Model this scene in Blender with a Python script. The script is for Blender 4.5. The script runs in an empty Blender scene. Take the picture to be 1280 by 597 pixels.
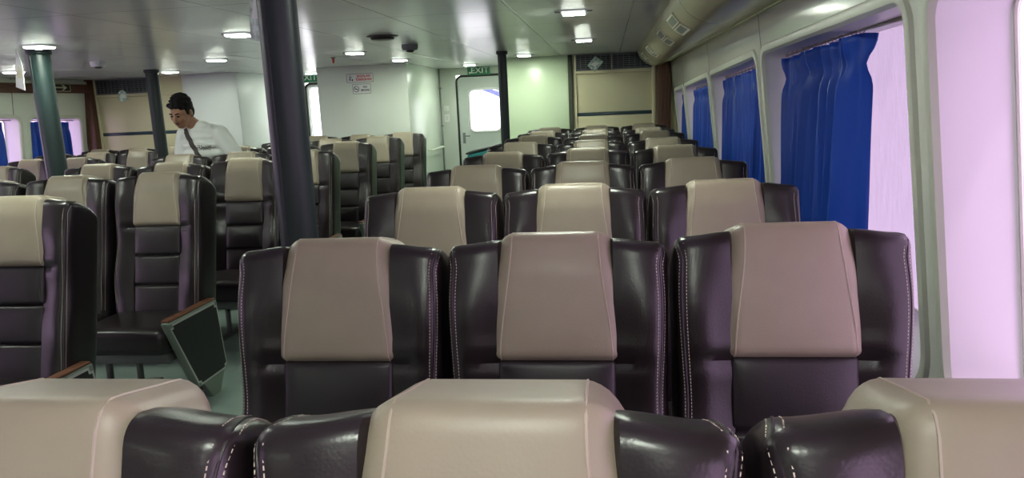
import bpy, bmesh, math, random
from mathutils import Vector, Matrix
from mathutils.bvhtree import BVHTree
random.seed(7)
scn = bpy.context.scene
col = scn.collection
PI = math.pi
sin, cos = math.sin, math.cos

# ------------------------------------------------------------------ materials
def nodes_of(name):
    m = bpy.data.materials.new(name); m.use_nodes = True
    nt = m.node_tree; nt.nodes.clear()
    out = nt.nodes.new('ShaderNodeOutputMaterial')
    return m, nt, out

def srgb(r, g, b):
    f = lambda c: (c/255/12.92) if c <= 10 else ((c/255+.055)/1.055)**2.4
    return (f(r), f(g), f(b), 1)

def pbr(name, c, rough=.5, metal=0., spec=.5, bump=None, coat=0., var=None, sheen=0.):
    """c linear rgb; bump=(scale, strength, kind); var=(scale, amount)"""
    m, nt, out = nodes_of(name)
    b = nt.nodes.new('ShaderNodeBsdfPrincipled')
    b.inputs['Base Color'].default_value = (c[0], c[1], c[2], 1)
    b.inputs['Roughness'].default_value = rough
    b.inputs['Metallic'].default_value = metal
    b.inputs['Specular IOR Level'].default_value = spec
    b.inputs['Coat Weight'].default_value = coat
    b.inputs['Coat Roughness'].default_value = .15
    if sheen:
        b.inputs['Sheen Weight'].default_value = sheen
    nt.links.new(b.outputs[0], out.inputs[0])
    if bump or var:
        tc = nt.nodes.new('ShaderNodeTexCoord')
    if bump:
        if bump[2] == 'voronoi':
            t = nt.nodes.new('ShaderNodeTexVoronoi'); t.feature = 'SMOOTH_F1'; o = t.outputs['Distance']
        else:
            t = nt.nodes.new('ShaderNodeTexNoise'); t.inputs['Detail'].default_value = 3; o = t.outputs['Fac']
        t.inputs['Scale'].default_value = bump[0]
        nt.links.new(tc.outputs['Object'], t.inputs['Vector'])
        bp = nt.nodes.new('ShaderNodeBump'); bp.inputs['Strength'].default_value = bump[1]
        bp.inputs['Distance'].default_value = .002
        nt.links.new(o, bp.inputs['Height']); nt.links.new(bp.outputs[0], b.inputs['Normal'])
    if var:
        n = nt.nodes.new('ShaderNodeTexNoise'); n.inputs['Scale'].default_value = var[0]; n.inputs['Detail'].default_value = 4
        nt.links.new(tc.outputs['Object'], n.inputs['Vector'])
        r = nt.nodes.new('ShaderNodeValToRGB')
        k = var[1]
        r.color_ramp.elements[0].position = .3; r.color_ramp.elements[1].position = .7
        r.color_ramp.elements[0].color = (c[0]*(1-k), c[1]*(1-k), c[2]*(1-k), 1)
        r.color_ramp.elements[1].color = (min(1, c[0]*(1+k)), min(1, c[1]*(1+k)), min(1, c[2]*(1+k)), 1)
        nt.links.new(n.outputs['Fac'], r.inputs[0]); nt.links.new(r.outputs[0], b.inputs['Base Color'])
    return m

def emit(name, c, s):
    m, nt, out = nodes_of(name)
    e = nt.nodes.new('ShaderNodeEmission'); e.inputs[0].default_value = (c[0], c[1], c[2], 1); e.inputs[1].default_value = s
    nt.links.new(e.outputs[0], out.inputs[0]); return m

def seamed(name, c, seam_c, rough, seams, width=.004, wave=0., spec=.5, coat=0.):
    """panelled surface: dark joint lines at given object coordinates. seams = [(axis, [positions])]"""
    m, nt, out = nodes_of(name)
    b = nt.nodes.new('ShaderNodeBsdfPrincipled')
    b.inputs['Roughness'].default_value = rough; b.inputs['Specular IOR Level'].default_value = spec
    b.inputs['Coat Weight'].default_value = coat; b.inputs['Coat Roughness'].default_value = .08
    nt.links.new(b.outputs[0], out.inputs[0])
    tc = nt.nodes.new('ShaderNodeTexCoord'); sp = nt.nodes.new('ShaderNodeSeparateXYZ')
    nt.links.new(tc.outputs['Object'], sp.inputs[0])
    acc = None
    for ax, ps in seams:
        for p in ps:
            s = nt.nodes.new('ShaderNodeMath'); s.operation = 'SUBTRACT'; s.inputs[1].default_value = p
            nt.links.new(sp.outputs[ax], s.inputs[0])
            a = nt.nodes.new('ShaderNodeMath'); a.operation = 'ABSOLUTE'; nt.links.new(s.outputs[0], a.inputs[0])
            if acc is None: acc = a
            else:
                mn = nt.nodes.new('ShaderNodeMath'); mn.operation = 'MINIMUM'
                nt.links.new(acc.outputs[0], mn.inputs[0]); nt.links.new(a.outputs[0], mn.inputs[1]); acc = mn
    mr = nt.nodes.new('ShaderNodeMapRange'); mr.inputs['From Min'].default_value = width*.5; mr.inputs['From Max'].default_value = width
    nt.links.new(acc.outputs[0], mr.inputs['Value'])
    mx = nt.nodes.new('ShaderNodeMix'); mx.data_type = 'RGBA'
    mx.inputs['A'].default_value = (*seam_c, 1); mx.inputs['B'].default_value = (*c, 1)
    nt.links.new(mr.outputs[0], mx.inputs['Factor']); nt.links.new(mx.outputs['Result'], b.inputs['Base Color'])
    bp = nt.nodes.new('ShaderNodeBump'); bp.inputs['Strength'].default_value = .6; bp.inputs['Distance'].default_value = .003
    nt.links.new(mr.outputs[0], bp.inputs['Height'])
    last = bp
    if wave:
        n = nt.nodes.new('ShaderNodeTexNoise'); n.inputs['Scale'].default_value = 1.6; n.inputs['Detail'].default_value = 1
        nt.links.new(tc.outputs['Object'], n.inputs['Vector'])
        b2 = nt.nodes.new('ShaderNodeBump'); b2.inputs['Strength'].default_value = wave; b2.inputs['Distance'].default_value = .02
        nt.links.new(n.outputs['Fac'], b2.inputs['Height']); nt.links.new(bp.outputs[0], b2.inputs['Normal']); last = b2
    nt.links.new(last.outputs[0], b.inputs['Normal'])
    return m

def wood(name, c1, c2, axis='Z', rough=.45):
    m, nt, out = nodes_of(name)
    b = nt.nodes.new('ShaderNodeBsdfPrincipled'); b.inputs['Roughness'].default_value = rough
    nt.links.new(b.outputs[0], out.inputs[0])
    tc = nt.nodes.new('ShaderNodeTexCoord'); mp = nt.nodes.new('ShaderNodeMapping')
    mp.inputs['Scale'].default_value = (30, 30, 2) if axis == 'Z' else (30, 2, 30)
    nt.links.new(tc.outputs['Object'], mp.inputs[0])
    n = nt.nodes.new('ShaderNodeTexNoise'); n.inputs['Scale'].default_value = 2; n.inputs['Detail'].default_value = 5
    nt.links.new(mp.outputs[0], n.inputs['Vector'])
    r = nt.nodes.new('ShaderNodeValToRGB'); r.color_ramp.elements[0].position = .35; r.color_ramp.elements[1].position = .65
    r.color_ramp.elements[0].color = (*c1, 1); r.color_ramp.elements[1].color = (*c2, 1)
    nt.links.new(n.outputs['Fac'], r.inputs[0]); nt.links.new(r.outputs[0], b.inputs['Base Color'])
    return m

def film(name, tint, trans, haze):
    """window pane with a tinted, faintly streaked film"""
    m, nt, out = nodes_of(name)
    tc = nt.nodes.new('ShaderNodeTexCoord'); mp = nt.nodes.new('ShaderNodeMapping'); mp.inputs['Scale'].default_value = (40, 40, 1.2)
    nt.links.new(tc.outputs['Object'], mp.inputs[0])
    n = nt.nodes.new('ShaderNodeTexNoise'); n.inputs['Scale'].default_value = 2.5; n.inputs['Detail'].default_value = 4
    nt.links.new(mp.outputs[0], n.inputs['Vector'])
    r = nt.nodes.new('ShaderNodeValToRGB'); r.color_ramp.elements[0].position = .3; r.color_ramp.elements[1].position = .7
    r.color_ramp.elements[0].color = tuple(.90*t for t in tint)+(1,); r.color_ramp.elements[1].color = (*tint, 1)
    nt.links.new(n.outputs['Fac'], r.inputs[0])
    tr = nt.nodes.new('ShaderNodeBsdfTransparent'); tl = nt.nodes.new('ShaderNodeBsdfTranslucent')
    nt.links.new(r.outputs[0], tr.inputs[0]); nt.links.new(r.outputs[0], tl.inputs[0])
    mx = nt.nodes.new('ShaderNodeMixShader'); mx.inputs[0].default_value = haze
    nt.links.new(tr.outputs[0], mx.inputs[1]); nt.links.new(tl.outputs[0], mx.inputs[2])
    gl = nt.nodes.new('ShaderNodeBsdfGlossy'); gl.inputs['Roughness'].default_value = .05
    m2 = nt.nodes.new('ShaderNodeMixShader'); m2.inputs[0].default_value = .05
    nt.links.new(mx.outputs[0], m2.inputs[1]); nt.links.new(gl.outputs[0], m2.inputs[2])
    nt.links.new(m2.outputs[0], out.inputs[0])
    return m

def cloth(name, c, trans=.25, rough=.85):
    m, nt, out = nodes_of(name)
    b = nt.nodes.new('ShaderNodeBsdfPrincipled'); b.inputs['Base Color'].default_value = (*c, 1)
    b.inputs['Roughness'].default_value = rough; b.inputs['Sheen Weight'].default_value = 0; b.inputs['Specular IOR Level'].default_value = .35
    t = nt.nodes.new('ShaderNodeBsdfTranslucent'); t.inputs[0].default_value = (*[min(1, k*1.6) for k in c], 1)
    mx = nt.nodes.new('ShaderNodeMixShader'); mx.inputs[0].default_value = trans
    nt.links.new(b.outputs[0], mx.inputs[1]); nt.links.new(t.outputs[0], mx.inputs[2]); nt.links.new(mx.outputs[0], out.inputs[0])
    return m

SEAMS_Y = [.1, 2.08, 4.1, 6.06, 7.98]
M = {}
M['dark'] = pbr('dark leather', (.015, .0105, .0115), .30, spec=.55, bump=(260, .10, 'voronoi'))
M['darkpanel'] = pbr('dark leather panel', (.019, .0155, .0165), .38, spec=.5, bump=(260, .10, 'voronoi'))
M['beige'] = pbr('beige leather', (.325, .28, .205), .40, spec=.5, bump=(260, .08, 'voronoi'), var=(9, .05))
M['beigegusset'] = pbr('beige leather edge', (.335, .29, .21), .36, spec=.5, bump=(260, .08, 'voronoi'))
M['thread'] = pbr('cream thread', (.62, .54, .44), .6)
M['piping'] = pbr('piping', (.015, .011, .012), .35, spec=.6)
M['beigepipe'] = pbr('beige piping', (.46, .39, .31), .42)
M['metal'] = pbr('painted seat metal', (.16, .17, .16), .4, metal=.6)
M['armshell'] = pbr('grey green plastic', (.17, .21, .17), .4)
M['armpanel'] = pbr('black grained panel', (.012, .012, .012), .55)
M['armrim'] = pbr('satin trim', (.45, .47, .43), .35)
M['armwood'] = wood('armrest wood', (.10, .035, .015), (.17, .065, .03), 'Y', .4)
M['floor'] = pbr('teal vinyl floor', (.20, .27, .23), .35, var=(3, .15))
M['ceiling'] = seamed('ceiling panels', (.80, .805, .795), (.34, .34, .33), .21,
                      [(0, [-6.2, -5.5, -4.8, -4.1, -3.4, -2.7, -1.96, -1.29, -.55, .16]), (1, [-2.2, -1.2, -.2, .8, 1.8, 2.7, 3.6, 4.5, 5.4, 6.3, 7.2, 8.1, 9.0, 9.9])], .006, .10)
M['upperwall'] = seamed('glossy wall panel', (.76, .81, .71), (.14, .14, .13), .12, [(1, SEAMS_Y)], .007, .08, coat=.4)
M['wall'] = pbr('pale wall', (.60, .63, .58), .22, spec=.5)
M['greenwall'] = pbr('pale mint laminate', (.66, .80, .55), .26, spec=.5)
M['palewall'] = pbr('off white laminate', (.74, .80, .71), .24)
M['whitewall'] = pbr('white laminate', (.68, .71, .70), .38, spec=.5)
M['cream'] = pbr('cream board', (.74, .69, .45), .35, var=(2, .04))
M['frame'] = pbr('window moulding', (.62, .66, .55), .3)
M['reveal'] = pbr('white reveal', (.66, .66, .66), .35)
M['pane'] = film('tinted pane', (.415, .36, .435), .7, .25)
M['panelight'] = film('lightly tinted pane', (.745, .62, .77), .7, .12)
M['panefill'] = film('pink fill pane', (.97, .80, .99), .8, .06)  # pink pane for windows behind the camera, added to fill seats with pink light
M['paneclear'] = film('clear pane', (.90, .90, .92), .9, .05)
M['sillrubber'] = pbr('rubber', (.03, .03, .03), .6)
M['wood'] = wood('brown wood', (.06, .022, .012), (.14, .055, .03))
M['woodY'] = wood('brown wood lengthwise', (.06, .022, .012), (.14, .055, .03), 'Y')
M['curtain'] = cloth('blue curtain', (.013, .068, .41), .07, .42)
M['rail'] = pbr('curtain rail', (.35, .33, .30), .35, metal=.7)
M['duct'] = seamed('duct metal', (.38, .37, .23), (.08, .07, .04), .22, [(1, SEAMS_Y)], .008, .06)
M['ductlid'] = pbr('duct vent frame', (.70, .70, .55), .35)
M['strip'] = pbr('aluminium strip', (.8, .8, .8), .25, metal=.9)
M['black'] = pbr('black', (.012, .012, .013), .45)
M['slot'] = pbr('dark slot', (.03, .03, .03), .6)
M['grille'] = pbr('grille metal', (.20, .22, .23), .4, metal=.5)
M['stripe'] = pbr('dark teal strip', (.03, .06, .07), .3)
M['olive'] = pbr('dark olive trim', (.05, .06, .035), .4)
M['pillar_dark'] = pbr('charcoal wrap', (.022, .030, .032), .42, spec=.35, bump=(120, .05, 'noise'))
M['pillar_teal'] = pbr('teal wrap', (.012, .026, .025), .42, bump=(120, .05, 'noise'))
M['lamp'] = emit('lamp diffuser', (.90, 1.0, .845), 190)
M['lampside'] = emit('lamp frosted edge', (.92, 1.0, .92), 1.6)
M['white'] = pbr('white plastic', (.75, .75, .74), .35)
M['greyplastic'] = pbr('grey plastic', (.18, .18, .19), .5)
M['darkmetal'] = pbr('dark bronze metal', (.06, .05, .045), .4, metal=.4)
M['exitgreen'] = pbr('exit green', (.01, .16, .07), .35)
M['signwhite'] = pbr('sign white', (.72, .74, .72), .3)
M['red'] = pbr('red print', (.55, .02, .03), .5)
M['ink'] = pbr('black print', (.02, .02, .02), .5)
M['arrowlum'] = pbr('luminous arrow', (.62, .62, .42), .5)
M['teal'] = pbr('teal plastic', (.02, .22, .26), .35, var=(6, .3))
M['awning'] = pbr('blue awning', (.06, .08, .36), .6)
M['door'] = pbr('door paint', (.56, .60, .58), .3)
M['cardpic'] = pbr('printed card', (.35, .45, .40), .3, var=(30, .7))
M['cardwhite'] = pbr('card white', (.66, .68, .66), .3)
M['skin'] = pbr('skin', (.30, .155, .09), .5, var=(14, .08))
M['lips'] = pbr('lips', (.22, .09, .065), .5)
M['hair'] = pbr('hair', (.006, .005, .005), .75, spec=.2, bump=(90, .6, 'noise'))
M['shirt'] = pbr('white cotton', (.66, .69, .66), .85, bump=(40, .2, 'noise'))
M['trousers'] = pbr('dark trousers', (.02, .022, .03), .8)
M['shoe'] = pbr('black shoe', (.015, .015, .015), .5)
M['strap'] = pbr('brown strap', (.03, .022, .02), .6)
M['eye'] = pbr('eye', (.5, .48, .45), .2)

# ------------------------------------------------------------------ object helpers
def obj(name, bm, mat, parent=None, smooth=True, loc=None):
    me = bpy.data.meshes.new(name)
    bmesh.ops.recalc_face_normals(bm, faces=bm.faces[:])
    bm.to_mesh(me); bm.free()
    mats = mat if isinstance(mat, (list, tuple)) else [mat]
    for k in mats: me.materials.append(M[k])
    if smooth:
        for p in me.polygons: p.use_smooth = True
        me.set_sharp_from_angle(angle=math.radians(40))
    o = bpy.data.objects.new(name, me); col.objects.link(o)
    if parent: o.parent = parent
    if loc: o.location = loc
    return o

def tag(o, label, cat, group=None):
    o['label'] = label; o['category'] = cat
    if group: o['group'] = group
    return o

def thing(name, label, cat, loc=(0, 0, 0), rz=0., group=None):
    o = bpy.data.objects.new(name, None); col.objects.link(o)
    o.location = loc; o.rotation_euler = (0, 0, rz); o.empty_display_size = .1
    return tag(o, label, cat, group)

def struct(name, bm=None, mat=None, parent=None, smooth=True):
    if bm is None:
        o = bpy.data.objects.new(name, None); col.objects.link(o)
    else:
        o = obj(name, bm, mat, parent, smooth)
    if not parent: o['kind'] = 'structure'
    return o

def copy_tree(o, parent=None):
    c = o.copy(); col.objects.link(c)
    if parent: c.parent = parent
    for ch in list(o.children): copy_tree(ch, c)
    return c

# ------------------------------------------------------------------ mesh helpers
def axis_list(h0, h1, r, n):
    ks = [0, .12, .35, .65, 1.] if r > .012 else [0, .3, 1.]
    a = [h0+r*k for k in ks]; b = [h1-r*k for k in reversed(ks)]
    mid = [a[-1]+(b[0]-a[-1])*i/n for i in range(1, n)]
    out = []
    for v in a+mid+b:
        if not out or v-out[-1] > 1e-6: out.append(v)
    return out

def rbox(bm, x0, x1, y0, y1, z0, z1, r=.01, n=(2, 2, 2), f=None, mat=0):
    """rounded box from a fine grid, optionally deformed by f(x,y,z)"""
    r = min(r, (x1-x0)/2.001, (y1-y0)/2.001, (z1-z0)/2.001)
    X, Y, Z = axis_list(x0, x1, r, n[0]), axis_list(y0, y1, r, n[1]), axis_list(z0, z1, r, n[2])
    cache = {}
    def V(i, j, k):
        key = (i, j, k)
        if key not in cache:
            p = Vector((X[i], Y[j], Z[k]))
            q = Vector((min(max(p.x, x0+r), x1-r), min(max(p.y, y0+r), y1-r), min(max(p.z, z0+r), z1-r)))
            d = p-q
            if d.length > 1e-9: p = q+d.normalized()*r
            if f: p = Vector(f(p.x, p.y, p.z))
            cache[key] = bm.verts.new(p)
        return cache[key]
    nx, ny, nz = len(X)-1, len(Y)-1, len(Z)-1
    fs = []
    for i in range(nx):
        for j in range(ny):
            fs.append(bm.faces.new((V(i, j, 0), V(i, j+1, 0), V(i+1, j+1, 0), V(i+1, j, 0))))
            fs.append(bm.faces.new((V(i, j, nz), V(i+1, j, nz), V(i+1, j+1, nz), V(i, j+1, nz))))
    for i in range(nx):
        for k in range(nz):
            fs.append(bm.faces.new((V(i, 0, k), V(i+1, 0, k), V(i+1, 0, k+1), V(i, 0, k+1))))
            fs.append(bm.faces.new((V(i, ny, k), V(i, ny, k+1), V(i+1, ny, k+1), V(i+1, ny, k))))
    for j in range(ny):
        for k in range(nz):
            fs.append(bm.faces.new((V(0, j, k), V(0, j, k+1), V(0, j+1, k+1), V(0, j+1, k))))
            fs.append(bm.faces.new((V(nx, j, k), V(nx, j+1, k), V(nx, j+1, k+1), V(nx, j, k+1))))
    for fc in fs: fc.material_index = mat
    return bm

def box(x0, x1, y0, y1, z0, z1, r=.004, n=(1, 1, 1)):
    return rbox(bmesh.new(), x0, x1, y0, y1, z0, z1, r, n)

def tube(bm, pts, r, seg=6, closed=False, mat=0, cap=True):
    pts = [Vector(p) for p in pts]
    n = len(pts); rings = []
    up = None
    for i, p in enumerate(pts):
        if closed: t = pts[(i+1) % n]-pts[i-1]
        else: t = pts[min(i+1, n-1)]-pts[max(i-1, 0)]
        if t.length < 1e-9: t = Vector((0, 0, 1))
        t.normalize()
        if up is None: up = t.orthogonal().normalized()
        up = (up-t*up.dot(t))
        if up.length < 1e-6: up = t.orthogonal()
        up.normalize(); s = t.cross(up)
        rr = r[i] if isinstance(r, (list, tuple)) else r
        rings.append([bm.verts.new(p+(up*cos(2*PI*k/seg)+s*sin(2*PI*k/seg))*rr) for k in range(seg)])
    m = n if closed else n-1
    for i in range(m):
        a, b = rings[i], rings[(i+1) % n]
        for k in range(seg):
            bm.faces.new((a[k], a[(k+1) % seg], b[(k+1) % seg], b[k])).material_index = mat
    if cap and not closed:
        bm.faces.new(list(reversed(rings[0]))).material_index = mat; bm.faces.new(rings[-1]).material_index = mat
    return bm

def lathe(bm, prof, seg=32, c=(0, 0, 0), mat=0):
    """prof = [(r, z)] about a vertical axis"""
    rings = []
    for r, z in prof:
        rings.append([bm.verts.new((c[0]+r*cos(2*PI*k/seg), c[1]+r*sin(2*PI*k/seg), c[2]+z)) for k in range(seg)])
    for a, b in zip(rings, rings[1:]):
        for k in range(seg):
            bm.faces.new((a[k], a[(k+1) % seg], b[(k+1) % seg], b[k])).material_index = mat
    bm.faces.new(list(reversed(rings[0]))); bm.faces.new(rings[-1])
    return bm

def prism(bm, poly, a, b, axis, mat=0):
    """extrude 2D polygon between a and b along axis ('x': poly=(y,z), 'y': poly=(x,z))"""
    mk = (lambda p, t: (t, p[0], p[1])) if axis == 'x' else (lambda p, t: (p[0], t, p[1]))
    A = [bm.verts.new(mk(p, a)) for p in poly]; B = [bm.verts.new(mk(p, b)) for p in poly]
    n = len(poly)
    bm.faces.new(A).material_index = mat; bm.faces.new(list(reversed(B))).material_index = mat
    for i in range(n): bm.faces.new((A[i], A[(i+1) % n], B[(i+1) % n], B[i])).material_index = mat
    return bm

def rrect(a0, a1, b0, b1, r, n=6):
    """rounded rectangle loop in 2D; r = one radius or (bottom, top)"""
    rb, rt = r if isinstance(r, tuple) else (r, r)
    pts = []
    for ca, cb, st, rr in ((a1-rb, b0+rb, -PI/2, rb), (a1-rt, b1-rt, 0, rt), (a0+rt, b1-rt, PI/2, rt), (a0+rb, b0+rb, PI, rb)):
        for k in range(n+1):
            t = st+PI/2*k/n; pts.append((ca+rr*cos(t), cb+rr*sin(t)))
    return pts

def text_mesh(body, size, align='CENTER', extrude=.0006, bold=0.):
    cu = bpy.data.curves.new('t', 'FONT'); cu.body = body; cu.size = size; cu.align_x = align; cu.align_y = 'CENTER'
    cu.extrude = extrude; cu.offset = bold; cu.resolution_u = 3
    o = bpy.data.objects.new('t', cu); col.objects.link(o)
    dg = bpy.context.evaluated_depsgraph_get()
    me = bpy.data.meshes.new_from_object(o.evaluated_get(dg))
    bpy.data.objects.remove(o); bpy.data.curves.remove(cu)
    return me

def text(name, body, size, mat, parent, loc, rot=(PI/2, 0, 0), bold=0., sx=1.):
    me = text_mesh(body, size, bold=bold); me.name = name
    me.materials.clear(); me.materials.append(M[mat])
    o = bpy.data.objects.new(name, me); col.objects.link(o)
    o.parent = parent; o.location = loc; o.rotation_euler = rot; o.scale = (sx, 1, 1)
    return o

def sstep(a, b, x):
    t = min(1, max(0, (x-a)/(b-a))); return t*t*(3-2*t)

# ------------------------------------------------------------------ seat
TILT = math.radians(13)
HW = .2535                      # half width
def seat_shell():
    def f(x, y, z):
        ax = abs(x)
        w = sstep(.117, .131, ax); fr = 1-min(1, max(0, y/.12))
        y += fr*(.034*(1-w))                                   # centre channel for the cushions
        wing = w*fr
        y -= wing*.010*sstep(.15, .215, ax)*sstep(.5, .62, z)*(1-sstep(.98, 1.13, z))
        y -= wing*.010*sin(PI*min(1, max(0, (ax-.125)/(HW-.125))))          # padded roll of the wing
        x *= 1-.026*math.exp(-((z-.84)/.14)**2)*fr-.02*(1-sstep(.4, .6, z))
        y += wing*.009*math.exp(-((z-.899)/.014)**2)*(1-sstep(.17, .245, ax))  # pinch beside the headrest seam
        y -= wing*.004*math.exp(-((z-.93)/.02)**2)*(1-sstep(.16, .24, ax))
        z += (.010*(1-sstep(.125, .225, ax))-.004)*sstep(1.1, 1.17, z)
        y += wing*(.016*math.exp(-((z-.80)/.11)**2)-.006*math.exp(-((z-1.06)/.07)**2))
        if y > .05: z -= .055*((y-.05)/.135)**2*sstep(1.0, 1.178, z)     # top rolls off to the back
        return x, y, z
    return rbox(bmesh.new(), -HW, HW, 0, .185, .40, 1.178, .030, (34, 4, 46), f)

def tilt_bm(bm):
    for v in bm.verts: v.co = tilt(v.co)
    return bm
_c, _s = cos(TILT), sin(TILT)
def tilt(p):
    y, z = p[1]-.05, p[2]-.42
    y, z = y*_c+z*_s, -y*_s+z*_c
    return Vector((p[0], y+.05-.195, z+.42+.018))

def xs(z):                                   # headrest seam half-width by height
    return .127-.028*sstep(.90, 1.19, z)
def headrest_bm():
    def f(x, y, z):
        ax = abs(x); s = xs(z); t = 1-min(1, max(0, (ax-s+.008)/(.138-s+.008)))**2.0
        if ax > .1375: t = 0
        up = sstep(1.06, 1.18, z)
        fr = 1-min(1, max(0, (y+.012)/.12))
        y += fr*(1-t)*(.006+.020*up)
        if y > .12: y -= (1-t)*.02*up
        z -= (1-t)*.026*up
        y -= fr*.006*(1-(x/.13)**2)*sstep(.89, .98, z)
        y += fr*.012*(1-sstep(.900, .919, z))
        y += fr*.016*sstep(1.10, 1.2, z)
        return x, y, z
    return rbox(bmesh.new(), -.152, .152, -.012, .190, .900, 1.201, .030, (26, 5, 26), f)

def backpanel_bm():
    def f(x, y, z):
        fr = 1-min(1, max(0, (y-.01)/.08))
        g = sum(math.exp(-((z-zi)/.006)**2) for zi in (.746, .585))
        y += fr*.013*g
        y -= fr*.010*abs(sin(PI*(z-.425)/.1605))**.6*(1-(x/.13)**4)
        return x, y, z
    return rbox(bmesh.new(), -.1345, .1345, .002, .12, .42, .907, .012, (10, 2, 96), f)

def wing_path(bvh, s, dirs):
    """points on the shell along the outer edge of one wing; dirs = how far round the corner"""
    dx, dy = dirs; pts = []
    def shoot(o, d):
        d = Vector(d).normalized()
        h = bvh.ray_cast(Vector(o), d)
        if h[0] is not None: pts.append((h[0]+h[1]*.0022, h[1]))
    zz = [.46+i*(1.12-.46)/60 for i in range(61)]
    for z in zz: shoot((s*.20, .055, z), (s*dx, -dy, 0))
    for k in range(1, 13):
        t = PI*k/12
        shoot((s*.20, .055+.07*k/12, 1.12), (s*dx, -dy*cos(t), dy*sin(t)))
    for z in reversed(zz[30:]): shoot((s*.20, .125, z), (s*dx, dy, 0))
    return pts

def dashes(bm, path, pitch=.0075, on=.60, r=.00095):
    acc = 0.; L = []
    P = [p[0] for p in path]
    d = [0.]
    for a, b in zip(P, P[1:]): d.append(d[-1]+(b-a).length)
    def at(s):
        for i in range(len(d)-1):
            if d[i+1] >= s:
                k = (s-d[i])/max(1e-9, d[i+1]-d[i]); return P[i].lerp(P[i+1], k)
        return P[-1]
    s = 0.
    while s+pitch < d[-1]:
        tube(bm, [at(s), at(s+pitch*on)], r, 4); s += pitch
    return bm

def build_seat():
    root = thing('passenger_seat', '', 'seat')
    sh = seat_shell()
    bvh = BVHTree.FromBMesh(sh)
    hd = headrest_bm()
    hb = BVHTree.FromBMesh(hd)
    bk = obj('backrest', tilt_bm(sh), 'dark', root)
    hr = obj('headrest', tilt_bm(hd), 'beige', root)
    hr['label'] = 'beige headrest pad'
    obj('back_panel', tilt_bm(backpanel_bm()), 'darkpanel', root)
    for s in (-1, 1):
        a = wing_path(bvh, s, (.42, 1.)); b = wing_path(bvh, s, (.76, 1.)); c = wing_path(bvh, s, (.59, 1.))
        bm = bmesh.new(); dashes(bm, a); dashes(bm, b)
        o = obj('stitching', tilt_bm(bm), 'thread', bk); o['label'] = 'cream double stitching'
        bm = tube(bmesh.new(), [p[0] for p in c], .0022, 5)
        obj('piping', tilt_bm(bm), 'piping', bk)
        pts = []
        for i in range(40):
            z = .905+i*(1.165-.905)/39
            h = hb.ray_cast(Vector((s*xs(z), -.3, z)), Vector((0, 1, 0)))
            if h[0] is not None: pts.append((h[0]+h[1]*.0004, h[1]))
        for k in range(1, 12):
            t = math.radians(38+120*(k-1)/10)
            o0 = Vector((s*(.0995-.0003*k), .05+.05*(k-1)/10, 1.13)); d = Vector((0, -cos(t), sin(t)))
            h = hb.ray_cast(o0, d)
            if h[0] is not None: pts.append((h[0]+h[1]*.0004, h[1]))
        bm = tube(bmesh.new(), [p[0] for p in pts], .0020, 5)
        obj('headrest_piping', tilt_bm(bm), 'beigepipe', hr)
        bm = bmesh.new(); dashes(bm, [(p[0]-Vector((s*.008, 0, 0)), p[1]) for p in pts[:42]], .008, .6, .0009)
        obj('stitching', tilt_bm(bm), 'beigegusset', hr)
    def fc(x, y, z):
        z += .012*(1-(x/.26)**2)*(1 if z > .4 else 0)
        return x, y, z
    bm = rbox(bmesh.new(), -.25, .25, -.545, -.09, .335, .465, .04, (10, 10, 3), fc)
    obj('seat_cushion', bm, 'dark', root)
    bm = box(-.235, .235, -.50, .02, .285, .337, .006)
    obj('seat_frame', bm, 'metal', root)
    for s in (-1, 1):
        bm = bmesh.new()
        tube(bm, [(s*.18, -.13, .29), (s*.18, -.14, .02)], .018, 10)
        rbox(bm, s*.18-.03, s*.18+.03, -.30, .02, 0, .02, .006, (1, 1, 1))
        obj('leg', bm, 'metal', root)
    bpy.context.view_layer.update()
    return root

def add_armrest(root, s=1):
    """end-of-row armrest with a black side panel"""
    a = bpy.data.objects.new('armrest', None); col.objects.link(a); a.parent = root; a.location = (s*.275, 0, 0)
    # outline in (y,z): front top, back top, back bottom, front bottom
    def quad(o):
        return [(-.56+o*.9, .510-o), (-.09-o, .510-o), (-.05-o, .10+o), (-.36+o*.7, .10+o)]
    bm = bmesh.new()
    prism(bm, quad(0), -.022, .022, 'x')
    bmesh.ops.bevel(bm, geom=[e for e in bm.edges], offset=.012, segments=3, profile=.6, affect='EDGES')
    obj('shell', bm, 'armshell', a)
    bm = bmesh.new(); prism(bm, quad(.010), .012*s, .0235*s, 'x')
    bmesh.ops.bevel(bm, geom=[e for e in bm.edges if abs(e.verts[0].co.x-e.verts[1].co.x) > .005], offset=.022, segments=5, affect='EDGES')
    obj('rim', bm, 'armrim', a)
    bm = bmesh.new(); prism(bm, quad(.021), .02*s, .0255*s, 'x')
    bmesh.ops.bevel(bm, geom=[e for e in bm.edges if abs(e.verts[0].co.x-e.verts[1].co.x) > .003], offset=.02, segments=5, affect='EDGES')
    obj('side_panel', bm, 'armpanel', a)
    obj('wooden_top', box(-.026, .020, -.54, -.10, .508, .521, .006), 'armwood', a)
    bm = bmesh.new(); prism(bm, [(-.30, .11), (-.07, .11), (-.14, .0), (-.22, .0)], -.012, .012, 'x')
    obj('foot', bm, 'armshell', a)
    return a

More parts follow.
